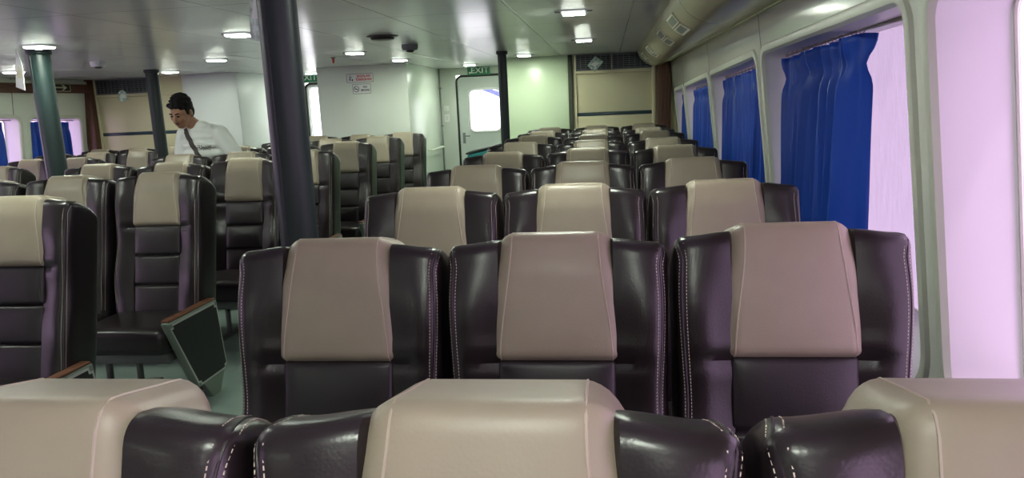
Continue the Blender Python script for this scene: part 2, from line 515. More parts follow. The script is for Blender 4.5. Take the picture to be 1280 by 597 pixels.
seat0 = build_seat()
arm_children = None
used = [False]
ORD = ['first', 'second', 'third', 'fourth', 'fifth', 'sixth', 'seventh', 'eighth', 'ninth']
proto_arm = None
def place_seat(x, y, label, group, zs=1., arm=0, rz=0.):
    global proto_arm
    if not used[0]: o = seat0; used[0] = True
    else:
        o = seat0.copy(); col.objects.link(o)
        for ch in seats_parts: copy_tree(ch, o)
    o.location = (x, y, 0); o.rotation_euler = (0, 0, rz); o.scale = (1, 1, zs)
    o['label'] = label; o['group'] = group
    if arm:
        if proto_arm is None: proto_arm = add_armrest(o, 1)
        else:
            c = copy_tree(proto_arm, o)
            if arm < 0: c.location = (-.275, 0, 0); c.rotation_euler = (0, 0, 0); c.scale = (-1, 1, 1)
    return o
seats_parts = list(seat0.children)
jit = random.Random(3)
RIGHT = ['aisle-side seat', 'middle seat', 'window-side seat']
for k in range(9):
    for j in range(3):
        row = 'nearest row' if k == 0 else ('farthest row' if k == 8 else '%s row from the camera' % ORD[k])
        place_seat(-.906+.26+.52*j, (.727+.955*k if k else .700), 'brown seat with beige headrest, %s in the %s, curtain-side block' % (RIGHT[j], row),
                   'seats beside the blue curtains', 1+jit.uniform(-.006, .006), 0, jit.uniform(-.008, .008))
MID = ['right-hand aisle seat with an armrest', 'middle seat', 'left-hand end seat']
for k in range(7):
    for j in range(3):
        if (k == 0 and j > 0): continue
        row = 'nearest row' if k == 0 else ('farthest row' if k == 6 else '%s row' % ORD[k])
        place_seat(-2.187-.26-.52*j, 2.79+.994*k-.033*j, 'brown and beige seat, %s, %s of the central block' % (MID[j], row),
                   'seats of the central block', 1+jit.uniform(-.006, .006), 1 if j == 0 else 0, jit.uniform(-.008, .008))
for k, (y, n) in enumerate(((5.85, 1), (6.85, 2), (7.85, 3), (8.62, 3))):
    for j in range(n):
        place_seat(-5.03-.26-.52*j, y, 'brown and beige seat, %s from the aisle, %s of the far left block' % (('first', 'second', 'third')[j], ('nearest row', 'second row', 'third row', 'farthest row')[k]),
                   'seats by the far left windows', .955, 0)

# ------------------------------------------------------------------ room shell
ZC = 2.035
def wallc(y): return .978-.004*(y-2)
def PR(y, z, off=0.): return Vector((wallc(y)-.10*z+off, y, z))
def PL(y, z, off=0.): return Vector((-6.10-(wallc(y)-.10*z+off), y, z))
XR0, XL0 = wallc(2), -6.10-wallc(2)
struct('floor', box(-7.4, 1.3, -3.2, 12.6, -.06, 0, .002), 'floor')
struct('ceiling', box(-7.3, 1.2, -3.2, 11.3, ZC, ZC+.06, .002), 'ceiling')

WR = [(-3.1, -1.95), (-1.75, -.02), (.2, 2.04), (2.2, 4.05), (4.22, 5.98), (6.15, 7.9), (8.08, 9.05)]  # first unseen window is added to throw more pink light on the seats
WL = [(-1.6, .13), (.35, 2.1), (2.3, 4.1), (4.35, 6.1), (6.3, 8.06), (8.22, 9.1)]
def wloop(y0, y1, g=0., n=7):
    base = rrect(y0-g, y1+g, .60-g, 1.72+g, (.15+g, .07+g), n)
    out = []
    for y, z in base:
        z += -.03*(y-3)*sstep(.6, 1.72, z) if y > 3 else 0
        out.append((y, z))
    return out
def side_wall(name, P, wins, y0, y1):
    bm = bmesh.new()
    for off in (0., .20):
        es = []
        loops = [[(y0, 0), (y1, 0), (y1, ZC), (y0, ZC)]]+[wloop(*w) for w in wins]
        for lp in loops:
            vs = [bm.verts.new((off, y, z)) for y, z in lp]
            es += [bm.edges.new((vs[i], vs[(i+1) % len(vs)])) for i in range(len(vs))]
        bmesh.ops.triangle_fill(bm, use_beauty=True, use_dissolve=False, edges=es)
    for v in bm.verts: v.co = P(v.co.y, v.co.z, v.co.x)
    return struct(name, bm, 'upperwall', smooth=False)
side_wall('wall_right', PR, WR, -3.2, 9.34)
side_wall('wall_left', PL, WL, -3.2, 9.34)

def window(name, P, w, pane='pane'):
    root = struct(name)
    A = wloop(*w); n = len(A)
    # splayed white reveal
    bm = bmesh.new()
    rings = []
    for off, g in ((-.002, .0), (.02, -.004), (.195, -.012)):
        rings.append([bm.verts.new(P(y, z, off)) for y, z in wloop(w[0], w[1], g)])
    for a, b in zip(rings, rings[1:]):
        for i in range(n): bm.faces.new((a[i], a[(i+1) % n], b[(i+1) % n], b[i]))
    obj('reveal', bm, 'reveal', root)
    # moulding round the opening
    bm = bmesh.new()
    rings = []
    for off, g in ((.001, .044), (-.012, .038), (-.015, .03), (-.012, .006), (.004, -.004)):
        rings.append([bm.verts.new(P(y, z, off)) for y, z in wloop(w[0], w[1], g)])
    for a, b in zip(rings, rings[1:]):
        for i in range(n): bm.faces.new((a[i], a[(i+1) % n], b[(i+1) % n], b[i]))
    obj('window_frame', bm, 'frame', root)
    # glass set on a sloping sill, with a rubber gasket
    gy0, gy1 = w[0]+.02, w[1]-.02
    lp = [(y, z) for y, z in wloop(gy0, gy1)]
    bm = bmesh.new()
    a = [bm.verts.new(P(y, max(z, .70), .185)) for y, z in lp]; b = [bm.verts.new(P(y, max(z, .70), .191)) for y, z in lp]
    bm.faces.new(a); bm.faces.new(list(reversed(b)))
    for i in range(n): bm.faces.new((a[i], a[(i+1) % n], b[(i+1) % n], b[i]))
    obj('pane', bm, pane, root, smooth=False)
    bm = tube(bmesh.new(), [P(y, max(z, .70), .182) for y, z in lp], .006, 6, closed=True)
    obj('gasket', bm, 'frame', root)
    bm = bmesh.new()
    v = [bm.verts.new(P(y, z, o)) for y, z, o in ((gy0+.03, .602, .0), (gy1-.03, .602, .0), (gy1-.01, .705, .184), (gy0+.01, .705, .184), (gy0+.03, .59, .0), (gy1-.03, .59, .0), (gy1-.01, .60, .184), (gy0+.01, .60, .184))]
    for q in ((0, 1, 2, 3), (7, 6, 5, 4), (0, 4, 5, 1), (2, 6, 7, 3), (1, 5, 6, 2), (3, 7, 4, 0)): bm.faces.new([v[i] for i in q])
    obj('window_sill', bm, 'reveal', root)
    # daylight portal
    return root
k = 1
for P, ws in ((PR, WR), (PL, WL)):
    for w in ws:
        window('window_%d' % k, P, w, ('panefill' if w[0] < 0 else 'panelight') if P is PR and w[0] < 2 else ('pane' if P is PR else 'panelight')); k += 1
        ym, zm = (w[0]+w[1])/2, 1.15
        la = bpy.data.lights.new('portal', 'AREA'); la.shape = 'RECTANGLE'; la.size = w[1]-w[0]; la.size_y = 1.15; la.cycles.is_portal = True
        lo = bpy.data.objects.new('window_portal', la); col.objects.link(lo)
        lo.location = P(ym, zm, .26)
        lo.rotation_euler = (PI/2, 0, PI/2) if P is PR else (PI/2, 0, -PI/2)

# moulding between duct and right wall panel
bm = bmesh.new(); tube(bm, [PR(-3, 1.90, .004), PR(9.3, 1.90, .004)], .014, 8)
struct('trim_1', bm, 'duct')

# walls behind and in front
struct('wall_front', box(-7.3, 1.2, -3.25, -3.2, 0, ZC, .002), 'wall')
def wallbox(name, x0, x1, y0, y1, mat, z0=0., z1=ZC):
    return struct(name, box(x0, x1, y0, y1, z0, z1, .006), mat)
wallbox('wall_middle', -3.64, -2.468, 9.2, 11.1, 'palewall')
wallbox('wall_left_cabin', -5.47, -4.715, 9.2, 11.1, 'whitewall')
wallbox('wall_right_cabin', -1.235, -.470, 9.3, 11.1, 'greenwall')
# far wall with door openings
bm = bmesh.new()
for x0, x1, z0, z1 in ((-4.80, -4.60, 0, ZC), (-4.60, -3.5, 1.93, ZC), (-2.55, -2.235, 0, ZC), (-2.235, -1.3, 1.93, ZC), (-1.40, -1.1, 0, 1.93), (-3.72, -3.5, 0, 1.93)):
    rbox(bm, x0, x1, 11.1, 11.16, z0, z1, .002, (1, 1, 1))
struct('wall_back', bm, 'wall')

def door(name, x0, x1, wx0, wx1, wz0, wz1):
    root = struct(name)
    y = 11.115
    bm = bmesh.new()
    outer = rrect(x0, x1, .03, 1.905, .08); inner = rrect(wx0, wx1, wz0, wz1, .07)
    for yy in (y, y+.04):
        es = []
        for lp in (outer, inner):
            vs = [bm.verts.new((a, yy, b)) for a, b in lp]
            es += [bm.edges.new((vs[i], vs[(i+1) % len(vs)])) for i in range(len(vs))]
        bmesh.ops.triangle_fill(bm, use_beauty=True, edges=es)
    obj('door_leaf', bm, 'door', root, smooth=False)
    bm = tube(bmesh.new(), [(a, y-.012, b) for a, b in rrect(x0-.005, x1+.005, .02, 1.915, .09)], .016, 8, closed=True)
    obj('door_gasket', bm, 'black', root)
    bm = tube(bmesh.new(), [(a, y-.004, b) for a, b in rrect(wx0-.012, wx1+.012, wz0-.012, wz1+.012, .08)], .016, 8, closed=True)
    obj('pane_frame', bm, 'white', root)
    bm = bmesh.new()
    lp = rrect(wx0, wx1, wz0, wz1, .07)
    a = [bm.verts.new((p, y+.015, q)) for p, q in lp]; b = [bm.verts.new((p, y+.021, q)) for p, q in lp]
    bm.faces.new(a); bm.faces.new(list(reversed(b)))
    for i in range(len(lp)): bm.faces.new((a[i], a[(i+1) % len(lp)], b[(i+1) % len(lp)], b[i]))
    obj('pane', bm, 'paneclear', root, smooth=False)
    bm = bmesh.new(); rbox(bm, x0+.05, x0+.09, y-.012, y, .92, 1.08, .004); tube(bm, [(x0+.07, y-.01, 1.03), (x0+.07, y-.05, 1.03), (x0+.17, y-.05, 1.03)], .009, 8)
    obj('door_handle', bm, 'grille', root)
    return root
door('door_1', -2.225, -1.41, -2.045, -1.59, 1.10, 1.705)
door('door_2', -4.59, -3.73, -4.545, -4.05, 1.05, 1.86)

# blue awning edge outside the right door
bm = bmesh.new()
prism(bm, [(-2.25, 1.86), (-1.55, 1.60), (-1.55, 1.49), (-1.86, 1.64), (-2.25, 1.80)], 12.3, 12.36, 'y')
for v in bm.verts: pass
aw = obj('awning', bm, 'awning'); tag(aw, 'blue sloping awning edge seen outside through the right door pane', 'awning')
bm = bmesh.new()
tube(bm, [(-1.62, 12.33, 1.50), (-1.62, 12.33, 0.0)], .02, 8); tube(bm, [(-2.2, 12.33, 1.80), (-2.2, 12.33, 0.0)], .02, 8)
obj('awning_post', bm, 'white', aw)

# recess walls (cream boards) right and left
def recess(side, x0, x1, y=9.3):
    bm = box(x0-.05, x1+(.42 if side == 'right' else .12), y+.03, y+.09, 0, ZC, .002)
    w = struct('wall_back_%s' % side, bm, 'cream')
    obj('upper_board', box(x0+.02, x1-.01, y+.012, y+.035, 1.333, 1.795, .006), 'cream', w)
    obj('lower_board', box(x0+.02, x1-.01, y+.012, y+.035, .02, 1.29, .006), 'cream', w)
    s = obj('strip', box(x0+.015, x1-.005, y+.016, y+.034, 1.29, 1.333, .003), 'stripe', w)
    obj('frame_stile', box(x0-.03, x0+.02, y-.005, y+.035, 0, ZC, .004), 'cream', w)
    obj('frame_stile', box(x1-.012, x1+.03, y-.005, y+.035, 0, ZC, .004), 'cream', w)
    obj('frame_rail', box(x0+.02, x1-.01, y-.005, y+.035, 1.80, 1.835, .004), 'cream', w)
    return w
recess('right', -.39, .55)
recess('left', -6.78, -5.50)
def vent(x0, x1, z0, z1, y, label, nv):
    t = thing('vent_grille', label, 'vent', ((x0+x1)/2, y, z0), 0, 'ceiling-high vent grilles')
    w = (x1-x0)/2; h = z1-z0
    obj('backing', box(-w, w, .010, .028, 0, h, .002), 'slot', t)
    bm = bmesh.new()
    rbox(bm, -w, w, -.006, .02, 0, .012, .003); rbox(bm, -w, w, -.006, .02, h-.012, h, .003)
    rbox(bm, -w, -w+.012, -.006, .02, 0, h, .003); rbox(bm, w-.012, w, -.006, .02, 0, h, .003)
    obj('frame', bm, 'grille', t)
    bm = bmesh.new()
    for i in range(1, 8): rbox(bm, -w+.01, w-.01, 0, .012, h*i/8-.003, h*i/8+.003, .001, (1, 1, 1))
    for i in range(1, nv): rbox(bm, -w+2*w*i/nv-.003, -w+2*w*i/nv+.003, -.003, .010, .01, h-.01, .001, (1, 1, 1))
    obj('slats', bm, 'grille', t)
vent(-.375, .055, 1.84, 2.03, 9.3, 'dark slatted vent grille above the right cream board, left of the pair', 7)
vent(.068, .545, 1.84, 2.03, 9.3, 'dark slatted vent grille next to the round ceiling duct', 7)
vent(-6.76, -5.98, 1.84, 2.03, 9.3, 'dark wide vent grille above the cream board at the far left', 14)
# dark upright beside the mint panel, wooden corner posts
struct('trim_2', box(-.468, -.415, 9.27, 9.36, 0, ZC, .006), 'olive')
struct('trim_3', box(.60, .755, 9.2, 9.32, 0, 1.90, .008), 'wood')
struct('trim_4', box(-6.93, -6.79, 9.2, 9.32, 0, ZC, .008), 'wood')
# wooden valance on the left wall with a pale strip above
bm = bmesh.new(); prism(bm, [(-6.90, 1.875), (-6.80, 1.862), (-6.79, 1.97), (-6.88, 1.985)], -3.2, 9.2, 'y')
struct('trim_5', bm, 'woodY', smooth=False)
bm = bmesh.new(); prism(bm, [(-6.885, 1.985), (-6.81, 1.978), (-6.815, 2.012), (-6.885, 2.016)], -3.2, 9.2, 'y')
struct('trim_6', bm, 'frame', smooth=False)

# ------------------------------------------------------------------ duct along the right of the ceiling
def duct():
    t = thing('air_duct', 'long rounded olive ceiling duct running above the blue curtains', 'duct', (0, 0, 0))
    prof = [(.366, ZC+.004)]
    cx, cz, r = .585, 2.05, .205
    for k in range(0, 15):
        a = PI+(PI/2)*k/14
        prof.append((cx+r*1.05*cos(a), cz+.95*r*sin(a)))
    prof += [(.64, 1.862), (.70, 1.888), (.775, 1.898), (.785, 1.92), (.74, ZC+.004)]
    bm = bmesh.new(); prism(bm, prof, -3.19, 9.19, 'y')
    obj('duct_body', bm, 'duct', t)
    def on(a): return Vector((cx+r*1.05*cos(a), 0, cz+.95*r*sin(a)))
    for y0, ln in ((.9, .42), (2.6, .42), (4.55, .42), (5.55, .42), (7.2, .42), (8.3, .42)):
        bm = bmesh.new(); bs = bmesh.new()
        a0, a1 = PI+.42, PI+1.12
        for s0, s1 in ((0, .48), (.52, 1)):
            b0, b1 = a0+(a1-a0)*s0, a0+(a1-a0)*s1
            def strip(b, y_a, y_b, aa, ab, lift):
                nn = 4
                ring = []
                for i in range(nn+1):
                    a = aa+(ab-aa)*i/nn
                    nrm = Vector((cos(a), 0, sin(a)))
                    p = on(a)
                    ring.append([b.verts.new(p+nrm*lift+Vector((0, yy, 0))) for yy in (y_a, y_b)]+[b.verts.new(p-nrm*.004+Vector((0, yy, 0))) for yy in (y_b, y_a)])
                for u, v in zip(ring, ring[1:]):
                    for i in range(4): b.faces.new((u[i], u[(i+1) % 4], v[(i+1) % 4], v[i]))
                b.faces.new(ring[0]); b.faces.new(list(reversed(ring[-1])))
            e = .05
            strip(bm, y0, y0+ln, b0, b0+e, .007); strip(bm, y0, y0+ln, b1-e, b1, .007)
            strip(bm, y0, y0+.03, b0, b1, .007); strip(bm, y0+ln-.03, y0+ln, b0, b1, .007)
            strip(bs, y0+.03, y0+ln-.03, b0+e, b1-e, .002)
        v = obj('vent', bm, 'ductlid', t, smooth=False)
        obj('vent_slot', bs, 'armshell', v, smooth=False)
duct()

# ------------------------------------------------------------------ curtains and rails
def curtain(P, y0, y1, name_label, wave, amp, off=.075, flare=0., seed=1, z1=1.684, group='blue window curtains'):
    rnd = random.Random(seed)
    t = thing('curtain', name_label, 'curtain', P((y0+y1)/2, .66, off), 0, group)
    inv = t.location
    nu, nv = int((y1-y0)*170), 40
    L = y1-y0
    ph = [rnd.uniform(-1.1, 1.1) for _ in range(60)]
    bm = bmesh.new(); grid = []
    for j in range(nv+1):
        v = j/nv
        row = []
        for i in range(nu+1):
            u = i/nu
            y = y0+L*u
            # the header is gathered; below it the folds open a little
            uu = u+(.030*sin(7.3*u+seed)+.018*sin(17*u+2*seed))*min(1, u*6)*min(1, (1-u)*6)
            k = uu*wave
            i0 = int(k) % 60; fr = k-int(k)
            p = ph[i0]*(1-fr)+ph[(i0+1) % 60]*fr
            wv = sin(2*PI*k+p+.5*v*sin(5*u+seed))
            a = amp*(.75+.5*v)*(1+.45*sin(11*u+seed))
            fold = math.copysign(abs(wv)**.9, wv)*a+.28*amp*sin(2*PI*k*2.37+1.3*p+2*v)*(1-.5*v)+.15*amp*sin(2*PI*k*4.1+3*v)
            y += flare*(u-.5)*v*(v-1.4)+.006*sin(7*v+u*13)
            pinch = math.exp(-((v-.10)/.045)**2)
            fold *= 1-.55*pinch
            z = z1-.03*max(0, y-3)-(z1-.03*max(0, y-3)-.66)*v+.006*sin(2*PI*k)*(1-v)
            q = P(y, z1, off+fold)-inv; q.z = z-inv.z
            row.append(bm.verts.new(q))
        grid.append(row)
    for j in range(nv):
        for i in range(nu): bm.faces.new((grid[j][i], grid[j][i+1], grid[j+1][i+1], grid[j+1][i]))
    o = obj('cloth', bm, 'curtain', t)
    sd = o.modifiers.new('thick', 'SOLIDIFY'); sd.thickness = .0025
    for i in range(int(wave)+1):
        bm = bmesh.new()
        y = y0+L*min(.99, max(.01, i/wave)); zt = z1-.03*max(0, y-3)
        pts = [P(y, zt+.017, off+.013*cos(s))-inv+Vector((0, 0, .013*sin(s))) for s in [2*PI*q/10 for q in range(10)]]
        tube(bm, pts, .002, 5, closed=True)
        obj('curtain_ring', bm, 'rail', t)
    return t
def rail(P, y0, y1, label, off=.075):
    t = thing('curtain_rail', label, 'curtain rail', P((y0+y1)/2, 1.70, off), 0, 'curtain rails')
    inv = t.location
    zt = lambda y: 1.713-.03*max(0, y-3)
    bm = bmesh.new()
    ys = [y0+(y1-y0)*i/8 for i in range(9)]
    tube(bm, [P(y, zt(y)-.012, off)-inv for y in ys], .007, 8)
    obj('rod', bm, 'rail', t)
    for y in (y0+.012, y1-.012):
        bm = bmesh.new(); tube(bm, [P(y, zt(y)-.01, off)-inv, P(y, zt(y)+.012, off)-inv], .008, 6)
        obj('bracket', bm, 'rail', t)
NM = {2: 'nearest the camera', 3: 'second from the camera', 4: 'third from the camera', 5: 'farthest from the camera'}
curtain(PR, 2.87, 4.0, 'deep blue pleated curtain %s on the right, beside a bare pane' % NM[2], 11.5, .040, .105, .30, 2)
curtain(PR, 4.27, 5.92, 'deep blue pleated curtain %s in the right wall windows' % NM[3], 14, .024, .105, .02, 5)
curtain(PR, 6.2, 7.82, 'deep blue pleated curtain %s in the right wall windows' % NM[4], 13, .024, .105, .02, 9)
curtain(PR, 8.12, 8.98, 'deep blue pleated curtain %s in the right wall windows' % NM[5], 8, .022, .105, .02, 11)
for i in (2, 3, 4, 5):
    rail(PR, WR[i+1][0]+.02, WR[i+1][1]-.02, 'metal rail holding the right wall curtain %s' % NM[i], .105)
curtain(PL, 6.9, 7.86, 'blue curtain in the left wall window at the edge of the photo', 9, .024, .085, .0, 21)
curtain(PL, 8.26, 8.93, 'blue curtain in the far left window behind the teal pillar', 7, .024, .085, .0, 23)
rail(PL, 6.32, 8.04, 'rail above the blue curtain at the left edge of the photo', .085)
rail(PL, 8.24, 9.08, 'rail above the blue curtain behind the teal pillar', .085)

# ------------------------------------------------------------------ pillars
def pillar(x, y, r, mat, label):
    t = thing('pillar', label, 'pillar', (x, y, 0), 0, 'round pillars')
    bm = bmesh.new(); lathe(bm, [(r, 0.), (r, ZC-.035)], 40)
    obj('shaft', bm, mat, t)
    bm = bmesh.new(); lathe(bm, [(r+.028, 0), (r+.028, .012), (r+.006, .03), (r+.002, .034)], 40)
    obj('base_ring', bm, 'black', t)
    bm = bmesh.new(); lathe(bm, [(r+.002, ZC-.04), (r+.012, ZC-.03), (r+.014, ZC-.001)], 40)
    obj('ceiling_collar', bm, mat, t)
    bm = tube(bmesh.new(), [(r*.9*cos(-1.9), r*.9*sin(-1.9), .03), (r*.9*cos(-1.9), r*.9*sin(-1.9), ZC-.05)], .011, 6)
    obj('wrap_seam', bm, mat, t)
pillar(-1.085, 2.45, .065, 'pillar_dark', 'thick charcoal pillar in the foreground aisle, left of centre')
pillar(-4.152, 5.14, .073, 'pillar_teal', 'teal green pillar in front of the far left windows')
pillar(-5.035, 7.89, .067, 'pillar_dark', 'dark pillar beside the standing person')
pillar(-1.095, 7.98, .048, 'pillar_dark', 'thin black pillar beside the exit door')

# ------------------------------------------------------------------ ceiling lamps
def lamp_proto():
    t = thing('downlight', '', 'ceiling lamp')
    bm = bmesh.new(); rbox(bm, -.083, .083, -.083, .083, -.005, .002, .002, (2, 2, 1))
    obj('lamp_rim', bm, 'white', t)
    bm = bmesh.new(); rbox(bm, -.066, .066, -.066, .066, -.01865, -.016, .0002, (2, 2, 1))
    obj('diffuser', bm, 'lamp', t)
    bm = bmesh.new(); rbox(bm, -.072, .072, -.072, .072, -.0185, -.003, .006, (2, 2, 1))
    obj('frosted_edge', bm, 'lampside', t)
    for s in (-1, 1):
        bm = bmesh.new(); rbox(bm, s*.098-.018, s*.098+.018, -.012, .012, -.006, .001, .002, (1, 1, 1))
        obj('clip', bm, 'greyplastic', t)
    return t
lp0 = lamp_proto()
LAMPS = [(-.195, 4.76, 'right-hand row of lamps, nearest in view'), (-.2, 6.99, 'right-hand row of lamps, farthest in view'), (-.94, 8.72, 'above the plain mint panel'),
         (-2.45, 4.88, 'just left of the foreground pillar'), (-2.37, 7.0, 'above the sign wall, left of its corner'), (-2.32, 8.39, 'above the right corner of the sign wall'),
         (-3.74, 6.94, 'between the standing person and foreground pillar'), (-5.08, 8.33, 'directly beside the dark pillar by the person'),
         (-3.93, 4.88, 'touching the top of the teal pillar'), (-6.0, 7.04, 'left of the teal pillar, lowest in the photo'),
         ]
HID = [(-.2, 2.5), (-.2, -.05), (-.2, -1.9), (-2.4, 2.6), (-2.4, -1.9), (-3.85, 2.6), (-5.95, 4.8), (-5.95, 2.6), (-3.85, -1.9), (-4.1, 10.2), (-1.85, 10.2)]
for i, (x, y, lb) in enumerate(LAMPS):
    o = lp0 if i == 0 else copy_tree(lp0)
    o.location = (x, y, ZC); o['label'] = 'square white ceiling lamp, lit, '+lb; o['group'] = 'ceiling lamps'
for x, y in HID:
    o = copy_tree(lp0); o.location = (x, y, ZC); o['label'] = 'square white ceiling lamp, lit, outside the picture'; o['group'] = 'ceiling lamps outside the picture'

# ------------------------------------------------------------------ ceiling fittings
def detector(x, y, label, mat, s=1.):
    t = thing('smoke_detector', label, 'smoke detector', (x, y, ZC), 0)
    bm = bmesh.new(); lathe(bm, [(.075*s, 0), (.075*s, -.030*s), (.066*s, -.05*s), (.04*s, -.052*s)], 28); obj('housing', bm, mat, t)
    bm = bmesh.new(); lathe(bm, [(.036*s, -.05*s), (.036*s, -.062*s), (.02*s, -.07*s)], 20); obj('sensor', bm, 'black', t)
detector(-1.70, 6.5, 'grey boxy smoke detector on the ceiling in front of the exit door', 'greyplastic', .95)
detector(-4.637, 6.456, 'white smoke detector on the ceiling near the far left grille', 'white', .9)
t = thing('ceiling_speaker', 'dark round ceiling speaker left of the grey smoke detector', 'speaker', (-1.675, 5.613, ZC))
bm = bmesh.new(); lathe(bm, [(.118, 0), (.118, -.006), (.10, -.012)], 36); obj('speaker_rim', bm, 'darkmetal', t)
bm = bmesh.new(); lathe(bm, [(.095, -.008), (.085, -.028), (.05, -.034)], 36); obj('speaker_grille', bm, 'darkmetal', t)
t = thing('sprinkler', 'small red and dark sprinkler head hanging above the sign wall', 'sprinkler', (-2.80, 7.57, ZC))
bm = bmesh.new(); lathe(bm, [(.025, 0), (.025, -.006), (.010, -.008)], 16); obj('plate', bm, 'darkmetal', t)
bm = bmesh.new(); lathe(bm, [(.009, -.006), (.013, -.02), (.012, -.045), (.005, -.06)], 12); obj('nozzle', bm, 'red', t)

struct('trim_7', box(-1.968, -1.945, 7.35, 9.30, ZC-.006, ZC+.002, .002), 'strip')
# ------------------------------------------------------------------ hanging cards
def card(name, label, poly, loc, rot, string=None, mats=('cardpic', 'cardwhite')):
    t = thing(name, label, 'card', loc); t.rotation_euler = rot
    bm = bmesh.new(); prism(bm, poly, -.0015, .0015, 'y'); obj('sheet', bm, mats[0], t, smooth=False)
    cxm = sum(p[0] for p in poly)/len(poly); czm = sum(p[1] for p in poly)/len(poly)
    for s, k in ((-1, .6), (1, .6)):
        bm = bmesh.new(); prism(bm, [(cxm+(p[0]-cxm)*k, czm+(p[1]-czm)*k*.55) for p in poly], s*.0016, s*.0024, 'y')
        obj('print', bm, mats[1], t, smooth=False)
    if string:
        bm = tube(bmesh.new(), string, .0018, 5); obj('string', bm, 'greyplastic', t)
    return t
card('hanging_card', 'white and green diamond-hung card in front of the right vent grille', [(-.11, -.02), (-.015, .09), (.085, .02), (-.02, -.095)], (-.12, 9.16, 1.91), (0, 0, 0), [(-.015, 0, .088), (-.012, 0, ZC-1.91)])
card('hanging_packet', 'small clear packet hanging on a string before the far left grille', [(-.05, -.05), (-.045, .05), (0, .075), (.045, .05), (.05, -.05), (.01, -.08)], (-6.15, 8.95, 1.80), (0, 0, .3), [(0, 0, .07), (-.005, 0, ZC-1.80)])
card('hanging_card', 'green printed card pinned beside the foreground pillar near the ceiling', [(-.055, -.085), (.045, -.105), (.058, .06), (.02, .19)], (-1.185, 2.50, 1.84), (.1, 0, -.5), [(.02, 0, .185), (.02, -.019, ZC-1.842)])
card('hanging_card', 'white and yellow card hanging on the left side of the teal pillar', [(-.075, -.13), (.035, -.16), (.045, .02), (.0, .14)], (-4.23, 5.02, 1.90), (0, 0, -.35), [(0, 0, .13), (.0, 0, ZC-1.90)], ('cardwhite', 'arrowlum'))

# ------------------------------------------------------------------ signs
def plate(t, w, h, mat, name='plate', d=.006, r=.012):
    bm = bmesh.new(); lp = rrect(-w/2, w/2, -h/2, h/2, r, 4); prism(bm, lp, -d, 0, 'y'); return obj(name, bm, mat, t, smooth=False)
def border(t, w, h, mat, th=.002, y=-.0065, r=.012):
    bm = tube(bmesh.new(), [(a, y, b) for a, b in rrect(-w/2, w/2, -h/2, h/2, r, 4)], th, 5, closed=True); return obj('border', bm, mat, t)
def exit_sign(x, y, z, label):
    t = thing('exit_sign', label, 'sign', (x, y, z), 0, 'green exit signs')
    bm = bmesh.new(); rbox(bm, -.165, .165, -.03, 0, -.065, .065, .004); obj('housing', bm, 'exitgreen', t)
    text('lettering', 'EXIT', .115, 'signwhite', t, (.02, -.0315, -.002), bold=.001, sx=1.15)
    bm = bmesh.new(); prism(bm, [(-.15, -.03), (-.125, -.05), (-.125, -.038), (-.105, -.038), (-.105, -.022), (-.125, -.022), (-.125, -.01)], -.0315, -.029, 'y'); obj('arrow', bm, 'signwhite', t, smooth=False)
exit_sign(-1.88, 11.09, 1.985, 'green EXIT sign above the door with the bright pane')
exit_sign(-4.53, 11.09, 2.005, 'green EXIT sign half hidden behind the foreground pillar')
t = thing('cleanliness_sign', 'white sign with red JAGALAH KEBERSIHAN lettering on the pale cabin wall', 'sign', (-3.075, 9.2, 1.885))
plate(t, .345, .105, 'signwhite'); border(t, .345, .105, 'ink')
text('lettering', 'JAGALAH', .042, 'red', t, (.05, -.0068, .022), bold=.0012)
text('lettering', 'KEBERSIHAN', .042, 'red', t, (.05, -.0068, -.02), bold=.0012, sx=.86)
bm = bmesh.new()
tube(bm, [(-.125, -.0068, .036), (-.125, -.0068, .030)], .007, 6); tube(bm, [(-.125, -.0068, .024), (-.13, -.0068, -.004), (-.14, -.0068, -.03)], .004, 5); tube(bm, [(-.13, -.0068, -.004), (-.118, -.0068, -.03)], .004, 5)
tube(bm, [(-.126, -.0068, .016), (-.10, -.0068, .006)], .003, 5); rbox(bm, -.105, -.09, -.0085, -.006, -.034, -.012, .001, (1, 1, 1))
obj('litter_symbol', bm, 'ink', t)
t = thing('no_smoking_sign', 'white NO SMOKING sign with crossed cigarette, below the red-lettered sign', 'sign', (-3.06, 9.2, 1.75))
plate(t, .235, .118, 'signwhite'); border(t, .235, .118, 'ink')
text('lettering', 'NO', .036, 'ink', t, (.045, -.0068, .022), bold=.0008)
text('lettering', 'SMOKING', .036, 'ink', t, (.045, -.0068, -.018), bold=.0008, sx=.72)
bm = bmesh.new()
tube(bm, [(-.07+.034*cos(a), -.0068, .034*sin(a)) for a in [2*PI*i/24 for i in range(24)]], .0035, 5, closed=True)
tube(bm, [(-.094, -.0068, .024), (-.046, -.0068, -.024)], .003, 5); rbox(bm, -.092, -.05, -.0085, -.006, -.005, .003, .001, (1, 1, 1))
obj('no_smoking_symbol', bm, 'ink', t)
# exit arrow sign on the left valance
t = thing('arrow_sign', 'dark sign with a pale right-pointing arrow on the wooden valance', 'sign', (-6.785, 8.62, 1.930), PI/2)
plate(t, .44, .105, 'black', d=.012, r=.006); 
bm = tube(bmesh.new(), [(a, -.0125, b) for a, b in rrect(-.21, .21, -.045, .045, .004, 2)], .004, 5, closed=True); obj('border', bm, 'arrowlum', t)
bm = bmesh.new(); prism(bm, [(-.15, -.008), (.10, -.008), (.06, -.034), (.09, -.034), (.155, 0), (.09, .034), (.06, .034), (.10, .008), (-.15, .008)], -.015, -.011, 'y'); obj('arrow', bm, 'arrowlum', t, smooth=False)

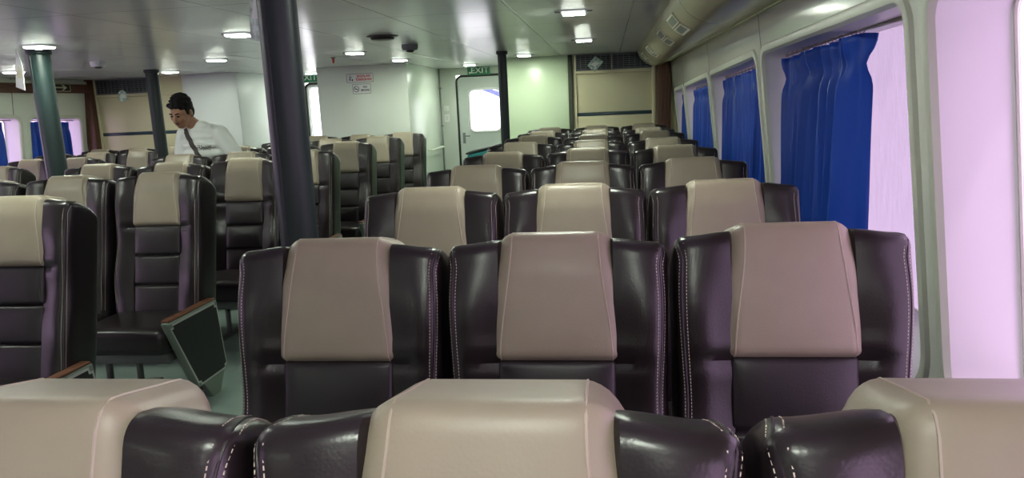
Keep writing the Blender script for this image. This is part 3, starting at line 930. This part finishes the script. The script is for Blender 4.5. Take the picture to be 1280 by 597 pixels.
# ------------------------------------------------------------------ by the exit door
t = thing('wall_socket', 'white wall socket between the cabin corner and exit door', 'socket', (-2.40, 11.1, 1.31))
plate(t, .075, .115, 'white', d=.010, r=.008)
bm = bmesh.new()
for xx, zz in ((-.013, .014), (.013, .014), (0, -.016)): tube(bm, [(xx, -.0115, zz), (xx, -.008, zz)], .005, 8)
obj('socket_holes', bm, 'black', t)
t = thing('light_switch', 'white switch plate above the wall socket', 'switch', (-2.40, 11.1, 1.455)); plate(t, .075, .075, 'white', d=.010, r=.008)
bm = bmesh.new(); rbox(bm, -.02, .02, -.016, -.009, -.025, .025, .003); obj('rocker', bm, 'signwhite', t)
t = thing('conduit_pipe', 'thin dark vertical pipe at the corner left of the exit door', 'pipe', (-2.452, 10.95, 0))
bm = tube(bmesh.new(), [(0, 0, 0), (0, 0, ZC)], .011, 10); obj('pipe', bm, 'greyplastic', t)
bm = bmesh.new()
for z in (.5, 1.2, 1.75): rbox(bm, -.016, .028, -.014, .014, z-.012, z+.012, .003)
obj('clamps', bm, 'grille', t)
t = thing('grab_rail', 'short white grab rail beside the pipe left of the exit door', 'rail', (-2.468, 10.5, .9))
bm = tube(bmesh.new(), [(0, -.45, 0), (.05, -.45, 0), (.06, -.43, 0), (.06, .3, 0), (.05, .32, 0), (0, .32, 0)], .014, 10); obj('bar', bm, 'frame', t)
t = thing('storage_bin', 'teal bin with a dark sloping lid at the foot of the exit door', 'bin', (-1.72, 10.45, 0))
bm = rbox(bmesh.new(), -.25, .25, -.18, .18, 0, .86, .03, (3, 3, 6), lambda x, y, z: (x*(.86+.14*z/.86), y*(.86+.14*z/.86), z+.055*(x/.25)*(z/.86))); obj('bin_body', bm, 'teal', t)
bm = rbox(bmesh.new(), -.265, .265, -.195, .195, .862, .89, .010, (3, 3, 1), lambda x, y, z: (x, y, z+.055*(x/.25))); obj('lid', bm, 'black', t)

# ------------------------------------------------------------------ the standing person
def ball(bm, c, r, sc=(1, 1, 1), rot=None, sub=3):
    m = Matrix.Translation(Vector(c))
    if rot is not None: m = m @ rot
    m = m @ Matrix.Diagonal((r*sc[0], r*sc[1], r*sc[2], 1))
    bmesh.ops.create_icosphere(bm, subdivisions=sub, radius=1, matrix=m)
def limb(bm, pts, rs, sub=2):
    for (a, b), (ra, rb) in zip(zip(pts, pts[1:]), zip(rs, rs[1:])):
        a, b = Vector(a), Vector(b); n = max(2, int((b-a).length/.016))
        for i in range(n+1): ball(bm, a.lerp(b, i/n), ra+(rb-ra)*i/n, sub=sub)
def remeshed(name, bm, mat, parent, vox=.009, smooth=4):
    o = obj(name, bm, mat, parent)
    for p in o.data.polygons: p.use_smooth = True
    r = o.modifiers.new('r', 'REMESH'); r.mode = 'VOXEL'; r.voxel_size = vox; r.use_smooth_shade = True
    s = o.modifiers.new('s', 'SMOOTH'); s.iterations = smooth; s.factor = .5
    return o
def person():
    root = thing('person', 'person in a white T-shirt with a dark shoulder strap, standing and looking down', 'person', (-3.45, 6.02, 0), 0.)
    # head: bowed and turned to the person's right (viewer's left)
    HR = Matrix.Rotation(math.radians(-9), 4, 'Z') @ Matrix.Rotation(math.radians(26), 4, 'X') @ Matrix.Rotation(math.radians(4), 4, 'Y')
    HC = Vector((-.118, -.075, 1.535))
    def H(p): return HC+HR @ Vector(p)
    b = bmesh.new()
    # skull and face (face looks along local -y)
    ball(b, H((0, .012, .03)), .100, (.80, .98, 1.0), HR); ball(b, H((0, -.035, -.025)), .075, (.88, .82, 1.12), HR)
    ball(b, H((0, -.050, -.088)), .040, (1.05, .9, .72), HR); ball(b, H((0, -.02, -.070)), .058, (.98, 1.0, .7), HR)
    for s in (-1, 1):
        ball(b, H((s*.040, -.070, -.018)), .026, (1, .7, .8), HR)                      # cheekbone
        ball(b, H((s*.030, -.087, .030)), .018, (1.4, .6, .5), HR)                     # brow ridge
        ball(b, H((s*.080, .018, -.005)), .024, (.38, .75, 1.25), HR)                   # ear
        ball(b, H((s*.013, -.106, -.028)), .0085, (1, 1, .8), HR)
    for i in range(7):
        k = i/6; ball(b, H((0, -.094-.020*k, .020-.045*k)), .0085+.0065*k, (1, 1, 1), HR, 2)
    ball(b, H((0, -.096, -.058)), .013, (1.7, .7, .45), HR); ball(b, H((0, -.094, -.069)), .012, (1.5, .8, .5), HR)
    # neck, torso core
    limb(b, [H((0, .03, -.07)), (-.035, .012, 1.40), (-.005, .025, 1.33)], [.056, .058, .07])
    limb(b, [(-.005, .03, 1.34), (0, .02, 1.15), (0, .01, .95)], [.075, .11, .12])
    # arms: right arm (viewer left) hangs, left arm reaches down and out
    limb(b, [(-.19, .02, 1.33), (-.235, .05, 1.07), (-.215, -.10, .86)], [.05, .042, .03])
    limb(b, [(.165, .02, 1.335), (.29, .05, 1.10), (.325, .03, .93)], [.05, .042, .03])
    def hand(w, dirv, side, palm_n):
        d = Vector(dirv).normalized(); n = Vector(palm_n).normalized(); s = d.cross(n).normalized()*side
        w = Vector(w)
        limb(b, [w, w+d*.045, w+d*.085], [.027, .031, .030])
        for i, (o, l) in enumerate(((-.030, .062), (-.010, .074), (.010, .070), (.029, .055))):
            a = w+d*.09+s*o
            limb(b, [a, a+d*l*.45+n*.006, a+d*l*.8+n*.024, a+d*l+n*.040], [.0098, .0094, .0088, .0078], 1)
        a = w+d*.035-s*.028
        limb(b, [a, a+d*.028-s*.022+n*.012, a+d*.055-s*.026+n*.026], [.013, .011, .009], 1)
    hand((-.215, -.10, .86), (.03, -.35, -1), -1, (.9, -.2, 0)); hand((.325, .03, .93), (.10, -.15, -1), 1, (-.6, -.2, -.6))
    # legs
    for s in (-1, 1):
        limb(b, [(s*.09, .01, .93), (s*.10, -.01, .50), (s*.105, .02, .09)], [.085, .056, .042])
        limb(b, [(s*.105, .02, .075), (s*.115, -.14, .04)], [.042, .03])
    remeshed('body', b, 'skin', root, .0065, 3)
    # hair
    b = bmesh.new()
    ball(b, H((0, .028, .052)), .101, (.86, .98, .90), HR); ball(b, H((0, .055, .0)), .086, (.90, .72, .95), HR)
    r = random.Random(5)
    for i in range(90):
        a = r.uniform(0, 2*PI); e = r.uniform(.15, 1.35)
        ball(b, H((.084*cos(a)*cos(e), .026+.096*sin(a)*cos(e), .054+.096*sin(e))), r.uniform(.012, .027), (1, 1, .8), None, 1)
    for x in (-.06, -.04, -.02, 0, .02, .04, .058):
        ball(b, H((x, -.066+abs(x)*.35, .098-abs(x)*.25+.01*sin(x*170))), .021, (.9, 1.2, .9), HR, 2)
    for s in (-1, 1): ball(b, H((s*.074, -.012, .025)), .024, (.5, .8, 1.5), HR, 2)
    remeshed('hair', b, 'hair', root, .007, 1)
    # brows, eyes, moustache
    for s in (-1, 1):
        b = bmesh.new(); tube(b, [H((s*.014, -.0985, .034)), H((s*.030, -.0955, .040)), H((s*.046, -.0845, .036))], .0042, 6); obj('eyebrow', b, 'hair', root)
        b = bmesh.new(); ball(b, H((s*.031, -.0905, .012)), .0115, (1.15, .7, .55), HR, 2); obj('eye', b, 'hair', root)
    b = bmesh.new(); tube(b, [H((-.024, -.099, -.052)), H((-.010, -.106, -.046)), H((.010, -.106, -.046)), H((.024, -.099, -.052))], [.002, .0036, .0036, .002], 6); obj('moustache', b, 'hair', root)
    b = bmesh.new(); tube(b, [H((-.022, -.100, -.0625)), H((0, -.1065, -.0615)), H((.022, -.100, -.0625))], [.002, .0042, .002], 6); obj('lips', b, 'lips', root)
    # T-shirt
    b = bmesh.new()
    for z, w, d, y in ((1.405, .075, .075, .02), (1.375, .135, .085, .022), (1.33, .185, .098, .025), (1.26, .195, .110, .02), (1.18, .190, .115, .012), (1.08, .185, .115, .008), (.98, .188, .118, .005), (.88, .192, .122, .005), (.82, .194, .124, .005)):
        ball(b, (-.01, y, z), 1, (w, d, .062))
    limb(b, [(-.165, .022, 1.345), (-.215, .04, 1.20), (-.24, .05, 1.05)], [.078, .076, .070])
    limb(b, [(.145, .022, 1.35), (.24, .028, 1.20), (.305, .03, 1.06)], [.078, .076, .070])
    limb(b, [(-.10, .02, 1.375), (.08, .02, 1.378)], [.062, .062])
    sh = remeshed('t_shirt', b, 'shirt', root, .010, 5)
    # trousers and shoes
    b = bmesh.new(); ball(b, (0, .01, .90), 1, (.178, .122, .12))
    for s in (-1, 1): limb(b, [(s*.09, .01, .88), (s*.10, -.005, .50), (s*.105, .02, .10)], [.098, .075, .062])
    remeshed('trousers', b, 'trousers', root, .012, 4)
    for s in (-1, 1):
        b = bmesh.new(); limb(b, [(s*.105, .05, .055), (s*.112, -.07, .05), (s*.118, -.17, .040)], [.052, .050, .038])
        for v in b.verts:
            if v.co.z < .004: v.co.z = .004
        remeshed('shoe', b, 'shoe', root, .010, 2)
    # strap, bag and chest print lie on the shirt
    bpy.context.view_layer.update()
    dg = bpy.context.evaluated_depsgraph_get(); dg.update()
    ev = sh.evaluated_get(dg); me = ev.to_mesh()
    bv = BVHTree.FromPolygons([v.co.copy() for v in me.vertices], [tuple(p.vertices) for p in me.polygons]); ev.to_mesh_clear()
    def front(x, z, lift=.003):
        h = bv.ray_cast(Vector((x, -1, z)), Vector((0, 1, 0)))
        return (h[0]+Vector((0, -lift, 0))) if h[0] is not None else None
    def back(x, z):
        h = bv.ray_cast(Vector((x, 1, z)), Vector((0, -1, 0)))
        return (h[0]+Vector((0, .003, 0))) if h[0] is not None else None
    b = bmesh.new()
    fp = [front(-.135+(.155+.135)*k/24, 1.40-(1.40-.92)*(k/24), .005) for k in range(25)]
    bp_ = [back(-.135+(.155+.135)*k/24, 1.40-(1.40-.92)*(k/24)) for k in range(25)]
    fp = [p for p in fp if p]; bp_ = [p for p in bp_ if p]
    path = list(reversed(bp_))+fp if bp_ else fp
    prev = None
    for i, p in enumerate(path):
        s = Vector((.018, 0, .011)); n = Vector((0, -.0025 if i >= len(bp_) else .0025, 0))
        q = [b.verts.new(p-s), b.verts.new(p+s), b.verts.new(p+s+n), b.verts.new(p-s+n)]
        if prev:
            for k in range(4): b.faces.new((prev[k], prev[(k+1) % 4], q[(k+1) % 4], q[k]))
        prev = q
    obj('shoulder_strap', b, 'strap', root)
    b = bmesh.new(); rbox(b, .06, .24, -.165, -.115, .80, .93, .02, (2, 2, 2)); obj('shoulder_bag', b, 'strap', root)
    b = bmesh.new()
    def stroke(pts, r=.0024):
        q = [front(x, z, .0015) for x, z in pts]; q = [p for p in q if p]
        if len(q) > 1: tube(b, q, r, 5)
    cx, cz = .06, 1.235
    stroke([(cx-.075+.15*i/20, cz+.004*sin(i)) for i in range(21)], .0022)
    stroke([(cx-.055, cz+.018), (cx-.06, cz+.022), (cx-.045, cz+.024), (cx-.05, cz+.006), (cx-.038, cz-.012), (cx-.056, cz-.016)])
    stroke([(cx-.03, cz+.026), (cx-.028, cz-.016), (cx-.018, cz-.018), (cx-.012, cz+.014), (cx-.008, cz-.016)])
    stroke([(cx, cz+.016), (cx+.008, cz+.004), (cx, cz-.016), (cx-.006, cz-.014)])
    stroke([(cx+.016, cz+.016), (cx+.022, cz+.004), (cx+.014, cz-.016)])
    stroke([(cx+.028, cz+.020), (cx+.034, cz), (cx+.044, cz+.020), (cx+.030, cz-.022)])
    obj('chest_print', b, 'ink', sh)
    return root
person()

# ------------------------------------------------------------------ world and camera
w = bpy.data.worlds.new('World'); scn.world = w; w.use_nodes = True
nt = w.node_tree; nt.nodes.clear()
out = nt.nodes.new('ShaderNodeOutputWorld'); bg = nt.nodes.new('ShaderNodeBackground')
tc = nt.nodes.new('ShaderNodeTexCoord'); sp = nt.nodes.new('ShaderNodeSeparateXYZ'); nt.links.new(tc.outputs['Generated'], sp.inputs[0])
rp = nt.nodes.new('ShaderNodeValToRGB'); rp.color_ramp.elements[0].position = .40; rp.color_ramp.elements[0].color = (1.15, 1.12, 1.15, 1)
rp.color_ramp.elements[1].position = .56; rp.color_ramp.elements[1].color = (1, .98, 1, 1)
mr = nt.nodes.new('ShaderNodeMapRange'); mr.inputs['From Min'].default_value = -1; nt.links.new(sp.outputs[2], mr.inputs['Value'])
nt.links.new(mr.outputs[0], rp.inputs[0]); nt.links.new(rp.outputs[0], bg.inputs[0]); bg.inputs[1].default_value = 4.6
nt.links.new(bg.outputs[0], out.inputs[0])

cam = bpy.data.cameras.new('camera'); co = bpy.data.objects.new('camera', cam); col.objects.link(co)
cam.sensor_width = 36; cam.lens = 36*925/1280; cam.clip_start = .02
yaw, pitch, roll = .13397698, .18232759, -.04485256
F = Vector((-sin(yaw)*cos(pitch), cos(yaw)*cos(pitch), -sin(pitch)))
Rt = Vector((cos(yaw), sin(yaw), 0)); U = Rt.cross(F)
r_ = Rt*cos(roll)+U*sin(roll); u_ = -Rt*sin(roll)+U*cos(roll)
co.matrix_world = Matrix(((r_.x, u_.x, -F.x, 0), (r_.y, u_.y, -F.y, 0), (r_.z, u_.z, -F.z, 1.5), (0, 0, 0, 1)))
scn.camera = co
scn.view_settings.view_transform = 'Standard'; scn.view_settings.look = 'None'
scn.view_settings.gamma = 1; scn.view_settings.use_curve_mapping = False; scn.view_settings.exposure = 0
sun = bpy.data.lights.new('sun', 'SUN'); sun.energy = 3; sun.angle = math.radians(2); sun.color = (1, .96, .92)
so = bpy.data.objects.new('sun', sun); col.objects.link(so)
so.rotation_euler = Vector((-.30, .36, -.88)).to_track_quat('-Z', 'Y').to_euler()
scn.cycles.max_bounces = 10; scn.cycles.transparent_max_bounces = 12; scn.cycles.use_denoising = True
